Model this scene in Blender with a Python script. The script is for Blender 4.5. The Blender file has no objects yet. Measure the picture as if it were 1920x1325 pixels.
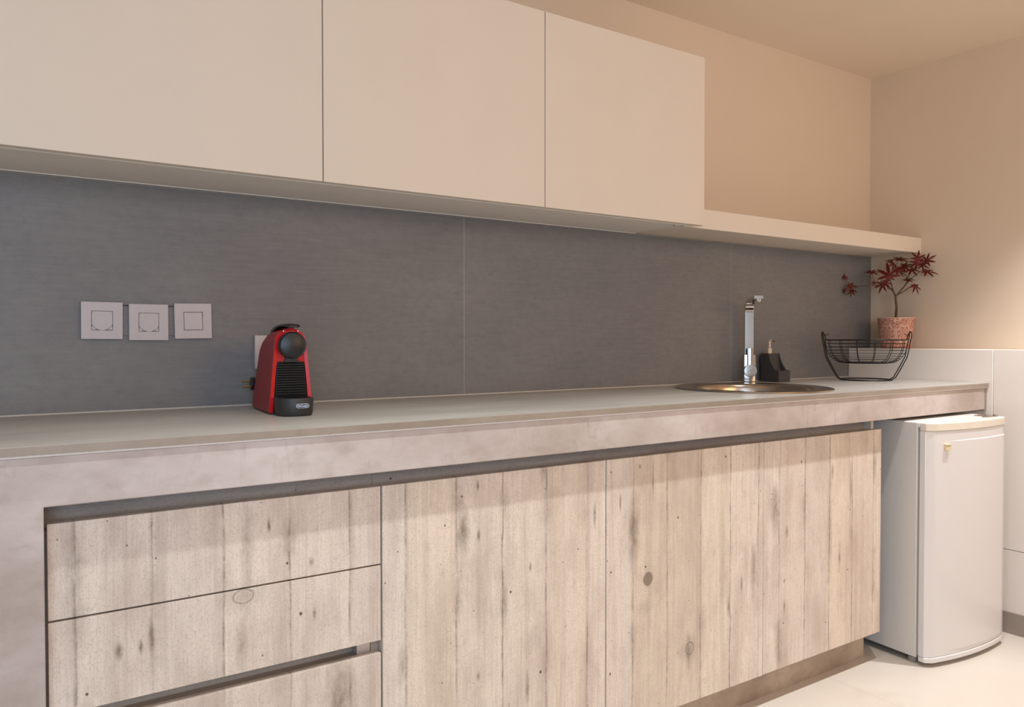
import bpy, bmesh, math, random
from mathutils import Vector, Matrix
random.seed(7)
S = bpy.context.scene
C = S.collection
PI = math.pi

# ------------------------------------------------------------------ camera
cam = bpy.data.cameras.new('camera'); co = bpy.data.objects.new('camera', cam); C.objects.link(co)
F_PX, YAW, PITCH, ROLL = 1454.459, 0.5896, -0.0198, -0.0004
cam.sensor_fit = 'HORIZONTAL'; cam.sensor_width = 36.0; cam.lens = 36.0 * F_PX / 1920.0
cam.clip_start = 0.02
fw = Vector((math.sin(YAW)*math.cos(PITCH), math.cos(YAW)*math.cos(PITCH), math.sin(PITCH)))
rt = Vector((math.cos(YAW), -math.sin(YAW), 0)); up = rt.cross(fw)
rt2 = rt*math.cos(ROLL) + up*math.sin(ROLL); up2 = -rt*math.sin(ROLL) + up*math.cos(ROLL)
m = Matrix((( rt2.x, up2.x, -fw.x), (rt2.y, up2.y, -fw.y), (rt2.z, up2.z, -fw.z))).to_4x4()
m.translation = Vector((-3.2091, -1.9689, 1.0657))
co.matrix_world = m
S.camera = co

# ------------------------------------------------------------------ world, exposure, lights
S.view_settings.view_transform = 'Standard'; S.view_settings.look = 'None'
S.view_settings.exposure = 0.0; S.view_settings.gamma = 1.0; S.view_settings.use_curve_mapping = False
w = bpy.data.worlds.new('world'); S.world = w; w.use_nodes = True
w.node_tree.nodes['Background'].inputs[0].default_value = (0.66, 0.64, 1.0, 1)
w.node_tree.nodes['Background'].inputs[1].default_value = 0.056

def aim(o, d):
    o.rotation_euler = Vector(d).to_track_quat('-Z', 'Y').to_euler()
def area(name, loc, d, sx, sy, power, col, spread=180):
    l = bpy.data.lights.new(name, 'AREA'); l.shape = 'RECTANGLE'; l.size = sx; l.size_y = sy
    l.energy = power; l.color = col; l.spread = math.radians(spread)
    o = bpy.data.objects.new(name, l); o.location = loc; aim(o, d); C.objects.link(o); return o
def spot(name, loc, power, col, ang, blend, rad=0.03, d=(0, 0, -1)):
    l = bpy.data.lights.new(name, 'SPOT'); l.energy = power; l.color = col; l.spot_size = math.radians(ang)
    l.spot_blend = blend; l.shadow_soft_size = rad
    o = bpy.data.objects.new(name, l); o.location = loc; aim(o, d); C.objects.link(o); return o
ZC = 2.197
WARM = (1.0, 0.86, 0.74)
for i, (x, p) in enumerate([(-3.35, 20), (-2.65, 50), (-1.95, 50), (-1.25, 52)]):
    spot('ceiling_spot', (x, -0.99, ZC-0.03), p, (0.92, 0.99, 1.0), 82, 1.0, 0.022)
spot('ceiling_spot', (-0.45, -0.99, ZC-0.03), 124, (0.94, 0.96, 1.0), 82, 1.0, 0.022)
# broad soft light of the room behind the camera: daylight on the left, an added warm fill on the right
area('daylight_window', (-3.9, -4.1, 1.35), (0.08, 1, -0.02), 1.5, 1.6, 54, (0.56, 0.75, 1.0))
area('warm_room_fill', (-1.3, -3.7, 1.75), (0.30, 1, 0.05), 1.4, 0.7, 21, (1.0, 0.64, 0.34))  # added fill for the warm ambient light, no actual lamp

# ------------------------------------------------------------------ material helpers
def lin(c):
    return tuple(((v/255)/12.92 if v/255 <= 0.04045 else ((v/255+0.055)/1.055)**2.4) for v in c) + (1,)
class NT:
    def __init__(s, name):
        s.m = bpy.data.materials.new(name); s.m.use_nodes = True; s.t = s.m.node_tree
        s.b = s.t.nodes['Principled BSDF']
        s.pos = None
    def n(s, ty, **kw):
        nd = s.t.nodes.new(ty)
        for k, v in kw.items(): setattr(nd, k, v)
        return nd
    def l(s, a, b): s.t.links.new(a, b)
    def put(s, sock, v):
        if hasattr(v, 'links'): s.l(v, sock)
        else: sock.default_value = v
    def math(s, op, a, b=0.0, c=None, clamp=False):
        nd = s.n('ShaderNodeMath', operation=op, use_clamp=clamp); s.put(nd.inputs[0], a); s.put(nd.inputs[1], b)
        if c is not None: s.put(nd.inputs[2], c)
        return nd.outputs[0]
    def P(s, obj=False):
        if s.pos is None:
            if obj: s.pos = s.n('ShaderNodeTexCoord').outputs['Object']
            else: s.pos = s.n('ShaderNodeNewGeometry').outputs['Position']
        return s.pos
    def scaled(s, v, sc):
        nd = s.n('ShaderNodeVectorMath', operation='MULTIPLY'); s.l(v, nd.inputs[0]); nd.inputs[1].default_value = sc
        return nd.outputs[0]
    def noise(s, v, sc, scale=1.0, detail=3, rough=0.5):
        nd = s.n('ShaderNodeTexNoise'); s.l(s.scaled(v, sc), nd.inputs['Vector'])
        nd.inputs['Scale'].default_value = scale; nd.inputs['Detail'].default_value = detail
        nd.inputs['Roughness'].default_value = rough
        return nd.outputs['Fac']
    def rng(s, v, a, b, c=0.0, d=1.0):
        nd = s.n('ShaderNodeMapRange'); s.put(nd.inputs[0], v)
        for i, q in enumerate((a, b, c, d)): nd.inputs[i+1].default_value = q
        return nd.outputs[0]
    def mix(s, f, a, b, mode='MIX'):
        nd = s.n('ShaderNodeMix', data_type='RGBA', blend_type=mode); s.put(nd.inputs[0], f)
        s.put(nd.inputs[6], a); s.put(nd.inputs[7], b); return nd.outputs[2]
    def ramp(s, f, stops, interp='LINEAR'):
        nd = s.n('ShaderNodeValToRGB'); s.l(f, nd.inputs[0]); cr = nd.color_ramp; cr.interpolation = interp
        stops = sorted(stops)
        for i, (p, c) in enumerate(stops):
            e = cr.elements[i] if i < 2 else cr.elements.new(p)
        # set positions after creation (order kept)
        for e, (p, c) in zip(cr.elements, stops): e.position = p; e.color = c if len(c) == 4 else tuple(c)+(1,)
        return nd.outputs[0]
    def bump(s, h, strength, dist=0.002):
        nd = s.n('ShaderNodeBump'); s.l(h, nd.inputs['Height']); nd.inputs['Strength'].default_value = strength
        nd.inputs['Distance'].default_value = dist; s.l(nd.outputs[0], s.b.inputs['Normal'])
    def done(s, col, rough=0.5, metal=0.0, spec=0.5, coat=0.0):
        s.put(s.b.inputs['Base Color'], col); s.put(s.b.inputs['Roughness'], rough)
        s.b.inputs['Metallic'].default_value = metal; s.b.inputs['Specular IOR Level'].default_value = spec
        s.b.inputs['Coat Weight'].default_value = coat
        return s.m
def plain(name, rgb, rough=0.5, metal=0.0, var=0.03, vs=30, spec=0.5, coat=0.0, bump=0.0):
    t = NT(name); c = lin(rgb); nz = t.noise(t.P(True), (vs,)*3, 1, 2)
    col = t.mix(t.rng(nz, 0.3, 0.7), tuple(v*(1-var) for v in c[:3])+(1,), tuple(min(1, v*(1+var)) for v in c[:3])+(1,))
    if bump: t.bump(t.noise(t.P(True), (400,)*3, 1, 2), bump, 0.0005)
    return t.done(col, rough, metal, spec, coat)

def wood(name, seams, marks=(), tones=None, horiz=False, darker=1.0):
    """pale weathered plank laminate: planks run along Z, joints at the given X positions"""
    t = NT(name); P = t.P()
    if horiz:
        cb = t.n('ShaderNodeSeparateXYZ'); t.l(P, cb.inputs[0]); cc = t.n('ShaderNodeCombineXYZ')
        t.l(cb.outputs[2], cc.inputs[0]); t.l(cb.outputs[1], cc.inputs[1]); t.l(cb.outputs[0], cc.inputs[2]); P = cc.outputs[0]
    sp = t.n('ShaderNodeSeparateXYZ'); t.l(P, sp.inputs[0]); X, Z = sp.outputs[0], sp.outputs[2]
    x0, x1 = min(seams)-0.14, max(seams)+0.14
    wob = t.noise(P, (6, 6, 9), 1, 3)
    xw = t.math('ADD', X, t.math('MULTIPLY', t.math('SUBTRACT', wob, 0.5), 0.010))
    u = t.rng(xw, x0, x1)
    W = x1-x0
    base = lin((225, 212, 199))
    # plank tints
    stops = [(0.0, (1, 1, 1, 1))]
    tn = [(0.95, 0.93, 0.93), (1.02, 1.0, 0.95), (0.93, 0.92, 0.92), (1.03, 1.02, 1.01), (0.97, 0.93, 0.87), (1.0, 0.99, 0.98), (0.93, 0.89, 0.84)]
    for i, x in enumerate(seams): stops.append(((x-x0)/W, tn[(i*3+len(seams)+int(abs(x)*7)) % 7]+(1,)))
    tint = t.ramp(t.rng(X, x0, x1), stops, 'CONSTANT')
    col = t.mix(1.0, base, tint, 'MULTIPLY')
    # blotches, fine grain and mottling
    g1 = t.noise(P, (300, 300, 7), 1, 3, 0.6); g2 = t.noise(P, (46, 46, 1.3), 1, 5, 0.65); g3 = t.noise(P, (11, 11, 4.0), 1, 5, 0.6)
    mot = t.noise(P, (420, 420, 260), 1, 2, 0.6); blo = t.noise(P, (26, 26, 18), 1, 6, 0.7)
    col = t.mix(t.rng(g3, 0.46, 0.70, 0, 0.55), col, lin((178, 158, 144)))
    col = t.mix(t.rng(g3, 0.28, 0.46, 0.35, 0.0), col, lin((230, 214, 196)))
    col = t.mix(t.rng(g2, 0.50, 0.72, 0, 0.38), col, lin((168, 150, 136)))
    col = t.mix(t.rng(blo, 0.52, 0.70, 0, 0.30), col, lin((172, 156, 146)))
    col = t.mix(t.rng(g1, 0.42, 0.68, 0, 0.20), col, lin((166, 148, 134)))
    col = t.mix(t.rng(mot, 0.50, 0.72, 0, 0.40), col, lin((160, 142, 128)))
    def seam_ramp(wd, off=0.0):
        st = [(0.0, (0, 0, 0, 1))]
        for x in seams:
            p = (x+off-x0)/W; st += [(p-wd/W, (0, 0, 0, 1)), (p, (1, 1, 1, 1)), (p+wd/W, (0, 0, 0, 1))]
        return t.ramp(u, st)
    along = t.noise(P, (4, 4, 5.5), 1, 2, 0.5); rag = t.noise(P, (110, 110, 55), 1, 4, 0.7)
    soft = t.math('MULTIPLY', t.math('MULTIPLY', seam_ramp(0.020), t.rng(along, 0.52, 0.68)), t.rng(rag, 0.34, 0.62, 0.35, 1.0))
    col = t.mix(t.math('MULTIPLY', soft, 0.62), col, lin((128, 110, 94)))
    al2 = t.noise(P, (8, 8, 40), 1, 4, 0.7); al3 = t.noise(P, (5, 5, 8), 1, 2)
    fine = t.math('MULTIPLY', seam_ramp(0.0030), t.math('MULTIPLY', t.rng(al2, 0.38, 0.60, 0.35, 1.0), t.rng(al3, 0.36, 0.55, 0.35, 1.0)))
    col = t.mix(t.math('MULTIPLY', fine, 0.95), col, lin((100, 85, 72)))
    # short cracks and small round holes, in loose clusters
    def cells(sc, seed, r0, r1, gate, warp, colr, amt):
        nonlocal col
        vo = t.n('ShaderNodeTexVoronoi'); mp = t.n('ShaderNodeVectorMath', operation='ADD'); t.l(t.scaled(P, sc), mp.inputs[0]); mp.inputs[1].default_value = (seed, seed*2.3, seed*0.7)
        t.l(mp.outputs[0], vo.inputs['Vector']); vo.inputs['Scale'].default_value = 1.0
        sc_ = t.n('ShaderNodeSeparateColor'); t.l(vo.outputs['Color'], sc_.inputs[0])
        dd = t.math('ADD', vo.outputs['Distance'], t.math('MULTIPLY', t.math('SUBTRACT', t.noise(P, (300, 300, 200), 1, 2), 0.5), warp))
        # radius varies from hole to hole
        rr = t.math('MULTIPLY', t.math('ADD', sc_.outputs[2], 0.45), r1)
        hole = t.rng(t.math('DIVIDE', dd, rr), r0, 1.0, 1, 0)
        col = t.mix(t.math('MULTIPLY', t.math('MULTIPLY', hole, t.math('GREATER_THAN', sc_.outputs[0], gate)), amt), col, lin(colr))
    cells((24, 24, 20), 0.0, 0.70, 0.062, 0.42, 0.03, (74, 62, 56), 0.9)
    cells((40, 40, 34), 5.0, 0.65, 0.060, 0.60, 0.03, (90, 76, 68), 0.8)
    cells((20, 20, 6.5), 9.0, 0.20, 0.075, 0.80, 0.08, (104, 86, 74), 0.75)
    # knots and large stains at their places
    for (mx, mz, rx, rz, kind, st) in marks:
        vd = t.n('ShaderNodeVectorMath', operation='SUBTRACT'); t.l(P, vd.inputs[0]); vd.inputs[1].default_value = (mx, 0, mz)
        vs = t.scaled(vd.outputs[0], (1/rx, 0, 1/rz)); ln = t.n('ShaderNodeVectorMath', operation='LENGTH'); t.l(vs, ln.inputs[0])
        r = t.math('ADD', ln.outputs['Value'], t.math('MULTIPLY', t.math('SUBTRACT', t.noise(P, (60, 60, 30), 1, 3), 0.5), 0.9 if kind == 's' else 0.3))
        if kind == 'k':     # knot: ringed disc
            ring = t.math('MULTIPLY', t.rng(r, 0.75, 0.95), t.rng(r, 0.98, 1.2, 1, 0))
            fill = t.rng(r, 0.6, 1.05, 0.45, 0)
            halo = t.rng(r, 1.0, 2.8, 0.30, 0)
            col = t.mix(t.math('MULTIPLY', t.math('MAXIMUM', t.math('MAXIMUM', ring, fill), halo), st), col, lin((112, 96, 82)))
        elif kind == 'd':   # solid grey disc with faint growth lines round it
            col = t.mix(t.math('MULTIPLY', t.rng(r, 0.8, 1.1, 1, 0), st), col, lin((134, 120, 106)))
            sn = t.math('SINE', t.math('MULTIPLY', r, 16.0))
            gl = t.math('MULTIPLY', t.rng(sn, 0.2, 1.0), t.rng(r, 1.2, 4.2, 0.30, 0))
            col = t.mix(gl, col, lin((150, 128, 108)))
        else:
            col = t.mix(t.math('MULTIPLY', t.math('MULTIPLY', t.rng(r, 0.1, 1.25, 1, 0), t.rng(rag, 0.30, 0.58, 0.45, 1.0)), st), col, lin((120, 103, 88)))
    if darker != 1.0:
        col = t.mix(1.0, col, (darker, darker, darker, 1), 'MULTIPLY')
    t.bump(t.math('SUBTRACT', t.math('MULTIPLY', mot, 0.5), fine), 0.35, 0.0010)
    return t.done(col, 0.55, spec=0.35)

def concrete(name, rgb, lo, hi, rough, streak=(3, 3, 3), amt=0.5, bump=0.15, spec=0.5, crack=True, fine=90):
    t = NT(name); P = t.P()
    a = t.noise(P, streak, 1, 5, 0.6); b = t.noise(P, tuple(q*7 for q in streak), 1, 4, 0.6); f = t.noise(P, (fine,)*3, 1, 3, 0.6)
    col = t.mix(t.rng(a, 0.36, 0.66), lin(lo), lin(hi))
    col = t.mix(amt, lin(rgb), col)
    col = t.mix(t.rng(b, 0.5, 0.8, 0, 0.35*amt*2), col, lin(lo))
    if crack:
        c1 = t.noise(P, (3.5, 3.5, 2.2), 1, 5, 0.55)
        line = t.rng(t.math('ABSOLUTE', t.math('SUBTRACT', c1, 0.52)), 0.0, 0.006, 1, 0)
        gate = t.rng(t.noise(P, (2.4, 2.4, 5), 1, 2), 0.55, 0.68)
        col = t.mix(t.math('MULTIPLY', t.math('MULTIPLY', line, gate), 0.35), col, lin(tuple(q*0.72 for q in lo)))
        v = t.noise(P, (26, 26, 3.2), 1, 4, 0.65)
        col = t.mix(t.math('MULTIPLY', t.rng(v, 0.60, 0.74, 0, 0.45), t.rng(a, 0.40, 0.6)), col, lin(tuple(q*0.86 for q in lo)))
    t.bump(t.math('ADD', t.math('MULTIPLY', b, 1.0), t.math('MULTIPLY', f, 0.4)), bump, 0.002)
    return t.done(col, rough, spec=spec)

M = {}
M['paint'] = plain('beige_wall_paint', (224, 204, 181), 0.85, var=0.012, vs=3, spec=0.2)
M['paint_far'] = plain('off_white_wall_paint', (214, 210, 204), 0.85, var=0.012, vs=3, spec=0.2)
M['ceiling'] = plain('beige_ceiling_paint', (238, 222, 203), 0.9, var=0.01, vs=3, spec=0.2)
M['cab'] = plain('cream_matt_lacquer', (228, 215, 199), 0.55, var=0.012, vs=5, spec=0.3)
M['cab_under'] = plain('cabinet_underside_board', (236, 228, 218), 0.6, var=0.02, vs=8, spec=0.3)
M['gold'] = plain('gold_badge', (224, 208, 168), 0.45, 0.2, var=0.05)
t = NT('dark_grey_tile'); P = t.P()
a = t.noise(P, (1.7, 1.7, 2.6), 1, 4, 0.6); b = t.noise(P, (9, 9, 120), 1, 4, 0.7); c = t.noise(P, (55, 55, 70), 1, 3, 0.6); d = t.noise(P, (3, 3, 300), 1, 2, 0.5)
col = t.mix(t.rng(a, 0.32, 0.68), lin((116, 114, 115)), lin((131, 128, 125)))
col = t.mix(t.rng(b, 0.40, 0.70, 0, 0.35), col, lin((142, 139, 135)))
col = t.mix(t.rng(c, 0.45, 0.75, 0, 0.35), col, lin((106, 103, 104)))
col = t.mix(t.rng(d, 0.66, 0.80, 0, 0.25), col, lin((150, 148, 144)))
t.bump(c, 0.04, 0.002)
M['tile'] = t.done(col, 0.48, spec=0.35)
M['counter'] = concrete('grey_worktop_tile', (184, 178, 170), (168, 162, 155), (198, 192, 183), 0.34, (1.6, 9, 5), 0.7, 0.03, 0.5, crack=False)
M['edge'] = concrete('worktop_edge', (150, 137, 124), (132, 119, 106), (164, 150, 137), 0.5, (4, 4, 4), 0.6, 0.1)
M['plaster'] = concrete('troweled_plaster', (194, 181, 175), (164, 148, 137), (205, 194, 189), 0.6, (2.6, 2.6, 4.0), 0.85, 0.55, 0.35)
M['cream_line'] = plain('chipped_pale_plaster', (226, 216, 208), 0.7, var=0.06, vs=120)
M['wain'] = concrete('pale_wall_tile', (240, 230, 220), (236, 225, 214), (244, 235, 226), 0.38, (1.2, 1.2, 1.2), 0.6, 0.02, 0.4, crack=False)
M['base'] = concrete('taupe_baseboard_tile', (158, 144, 134), (148, 134, 124), (170, 156, 145), 0.5, (4, 4, 4), 0.6, 0.03, 0.4, crack=False)
M['caulk'] = plain('pale_sealant', (196, 190, 180), 0.5)
M['white'] = plain('white_enamel', (218, 214, 212), 0.22, var=0.008, vs=6, spec=0.5)
M['white_side'] = plain('white_enamel_side', (214, 208, 202), 0.4, var=0.012, vs=60, spec=0.4, bump=0.05)
M['ivory'] = plain('ivory_plastic', (224, 214, 198), 0.4)
M['gasket'] = plain('grey_rubber_gasket', (176, 168, 160), 0.6)
M['sw'] = plain('white_switch_plastic', (196, 186, 186), 0.4, var=0.02, vs=60)
M['dark'] = plain('dark_gap', (48, 42, 38), 0.8)
M['black'] = plain('black_plastic', (26, 26, 28), 0.38, var=0.1, spec=0.5)
M['blackgloss'] = plain('glossy_black_plastic', (20, 20, 22), 0.18, var=0.1)
M['tray'] = plain('charcoal_textured_plastic', (46, 46, 46), 0.5, var=0.1, vs=200, bump=0.2)
M['red'] = plain('red_plastic', (196, 16, 22), 0.30, var=0.03, spec=0.5)
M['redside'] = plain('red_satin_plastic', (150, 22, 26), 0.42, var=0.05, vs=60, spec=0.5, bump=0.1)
M['navy'] = plain('navy_print', (40, 48, 84), 0.4)
M['print'] = plain('white_print', (225, 228, 235), 0.4)
M['chrome'] = plain('polished_chrome', (215, 213, 210), 0.10, 1.0, var=0.01)
M['steel'] = plain('brushed_steel', (176, 164, 152), 0.24, 1.0, var=0.04, vs=80)
M['brass'] = plain('dull_brass', (150, 122, 84), 0.35, 0.9)
M['soap'] = plain('charcoal_ceramic', (62, 58, 58), 0.6, var=0.08, vs=200, bump=0.15)
M['cream'] = plain('cream_pump_plastic', (222, 204, 180), 0.4)
M['wire'] = plain('black_wire', (20, 20, 20), 0.42, 0.3, var=0.1)
M['soil'] = plain('dark_soil', (52, 38, 30), 0.95, var=0.4, vs=150)
M['bark'] = plain('grey_brown_bark', (98, 76, 60), 0.85, var=0.25, vs=90, bump=0.5)
M['leaf'] = plain('dark_red_leaf', (98, 22, 16), 0.5, var=0.22, vs=60, spec=0.4)
M['aluminium'] = plain('pale_aluminium', (196, 188, 184), 0.35, 0.6)

# floor
t = NT('pale_stone_floor_tile'); P = t.P()
a = t.noise(P, (1.3, 1.3, 1), 1, 4, 0.55); b = t.noise(P, (5, 5, 5), 1, 5, 0.65)
col = t.mix(t.rng(a, 0.35, 0.65), lin((206, 194, 181)), lin((218, 208, 197)))
col = t.mix(t.rng(b, 0.56, 0.74, 0, 0.5), col, lin((194, 178, 161)))
sp = t.n('ShaderNodeSeparateXYZ'); t.l(P, sp.inputs[0])
jx = t.math('LESS_THAN', t.math('ABSOLUTE', t.math('SUBTRACT', t.math('PINGPONG', t.math('ADD', sp.outputs[0], 1.04), 0.6), 0.0)), 0.0016)
jy = t.math('LESS_THAN', t.math('PINGPONG', t.math('ADD', sp.outputs[1], 1.10), 0.6), 0.0016)
col = t.mix(t.math('MULTIPLY', t.math('MAXIMUM', jx, jy), 0.35), col, lin((172, 156, 142)))
t.bump(b, 0.03, 0.002)
M['floor'] = t.done(col, 0.30, spec=0.5)

# flower pot: terracotta with a pale lace pattern wrapped round it
t = NT('lace_patterned_terracotta'); P = t.P(True)
sp = t.n('ShaderNodeSeparateXYZ'); t.l(P, sp.inputs[0])
ang = t.math('ARCTAN2', sp.outputs[1], sp.outputs[0])
U = t.math('MULTIPLY', ang, 0.068); V = t.math('SUBTRACT', sp.outputs[2], 0.060)
cell = 0.0712
cu = t.math('SUBTRACT', t.math('FRACT', t.math('ADD', t.math('DIVIDE', U, cell), 0.5+0.02)), 0.5); cv = t.math('DIVIDE', V, cell)
r = t.math('SQRT', t.math('ADD', t.math('MULTIPLY', cu, cu), t.math('MULTIPLY', cv, cv)))
th = t.math('ARCTAN2', cv, cu)
pet = t.math('SINE', t.math('ADD', t.math('MULTIPLY', th, 8.0), t.math('MULTIPLY', t.math('SINE', t.math('MULTIPLY', r, 44.0)), 1.4)))
rings = t.math('SINE', t.math('MULTIPLY', r, 62.0))
lace = t.math('MULTIPLY', t.rng(t.math('MULTIPLY', pet, rings), 0.05, 0.45), t.rng(r, 0.60, 0.66, 1, 0))
arc = t.rng(t.math('ABSOLUTE', t.math('SUBTRACT', r, 0.47)), 0.012, 0.024, 1, 0)
arc2 = t.rng(t.math('ABSOLUTE', t.math('SUBTRACT', r, 0.58)), 0.008, 0.018, 1, 0)
dots = t.math('MULTIPLY', arc2, t.math('GREATER_THAN', t.math('SINE', t.math('MULTIPLY', th, 30.0)), -0.2))
vb = t.n('ShaderNodeTexVoronoi', feature='DISTANCE_TO_EDGE'); t.l(P, vb.inputs['Vector']); vb.inputs['Scale'].default_value = 85
lace2 = t.math('MULTIPLY', t.rng(vb.outputs[0], 0.03, 0.07, 1, 0), t.rng(r, 0.62, 0.66))
rim = t.rng(sp.outputs[2], 0.1235, 0.1245)
allm = t.math('MAXIMUM', t.math('MAXIMUM', t.math('MAXIMUM', lace, arc), t.math('MAXIMUM', dots, lace2)), rim)
allm = t.math('MULTIPLY', allm, t.rng(sp.outputs[2], 0.004, 0.006))
col = t.mix(t.math('MULTIPLY', allm, 0.85), lin((184, 118, 96)), lin((232, 200, 180)))
M['pot'] = t.done(col, 0.6, spec=0.35)

# wood laminates (joints every 12 cm, continued from front to front)
SE = [-3.1042, -2.9895, -2.8718, -2.7517, -2.6328]
M['wood_drawer'] = wood('weathered_plank_drawers', SE, [
    (-2.837, 0.598, 0.018, 0.013, 'k', 0.6), (-2.83, 0.68, 0.012, 0.09, 's', 0.45), (-2.99, 0.556, 0.005, 0.030, 's', 1.0),
    (-3.041, 0.545, 0.007, 0.016, 's', 1.0), (-2.655, 0.36, 0.030, 0.09, 's', 0.7), (-2.79, 0.72, 0.004, 0.014, 's', 1.0), (-2.71, 0.640, 0.006, 0.010, 's', 0.7),
    (-2.84, 0.51, 0.010, 0.05, 's', 0.5)])
M['wood_a'] = wood('weathered_plank_door', [-2.512, -2.3931, -2.2766, -2.1565, -2.035], [
    (-2.378, 0.655, 0.017, 0.055, 's', 0.85), (-2.385, 0.73, 0.02, 0.05, 's', 0.4), (-2.2724, 0.478, 0.010, 0.05, 's', 0.6), (-2.012, 0.64, 0.005, 0.03, 's', 0.8),
    (-2.338, 0.638, 0.004, 0.013, 's', 1.0), (-2.34, 0.745, 0.004, 0.013, 's', 1.0), (-2.34, 0.33, 0.006, 0.012, 's', 0.9), (-2.21, 0.27, 0.006, 0.04, 's', 0.8),
    (-2.52, 0.40, 0.012, 0.04, 's', 0.5), (-2.165, 0.77, 0.010, 0.04, 's', 0.6), (-2.2, 0.38, 0.03, 0.03, 's', 0.25)])
M['wood_b'] = wood('weathered_plank_door_with_knot', [-1.8878, -1.7695, -1.6448, -1.5276, -1.4097], [
    (-1.8365, 0.4559, 0.017, 0.019, 'd', 0.95), (-1.886, 0.58, 0.018, 0.085, 's', 0.75), (-1.6855, 0.245, 0.014, 0.017, 'k', 0.8), (-1.69, 0.23, 0.010, 0.06, 's', 0.7),
    (-1.4294, 0.415, 0.012, 0.075, 's', 0.75), (-1.85, 0.385, 0.03, 0.02, 's', 0.3), (-1.93, 0.66, 0.004, 0.02, 's', 1.0), (-1.865, 0.745, 0.006, 0.007, 's', 1.0),
    (-1.535, 0.33, 0.006, 0.03, 's', 0.8), (-1.48, 0.38, 0.005, 0.03, 's', 0.8), (-1.82, 0.70, 0.003, 0.05, 's', 0.8)])
M['wood_c'] = wood('weathered_plank_end_door', [-1.3148, -1.1948, -1.0729, -0.9551, -0.8368], [
    (-1.335, 0.57, 0.020, 0.07, 's', 0.75), (-1.315, 0.17, 0.018, 0.08, 's', 0.6), (-1.2, 0.55, 0.01, 0.05, 's', 0.4), (-1.06, 0.655, 0.008, 0.025, 's', 0.75),
    (-0.962, 0.60, 0.007, 0.06, 's', 0.7), (-1.02, 0.38, 0.006, 0.04, 's', 0.8), (-0.83, 0.66, 0.012, 0.05, 's', 0.6), (-1.29, 0.355, 0.006, 0.007, 's', 1.0), (-1.29, 0.28, 0.004, 0.02, 's', 0.9),
    (-1.28, 0.50, 0.008, 0.02, 's', 0.7)])
M['wood_h'] = wood('weathered_plank_shaded_rail', [0.30, 0.45, 0.60, 0.85], [], horiz=True, darker=0.62)  # same laminate, its colour darkened for the shade in the recess
M['plinth'] = concrete('grey_brown_plinth', (176, 156, 136), (146, 126, 108), (190, 170, 150), 0.55, (5, 5, 8), 0.7, 0.1, 0.35, crack=False)

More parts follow.
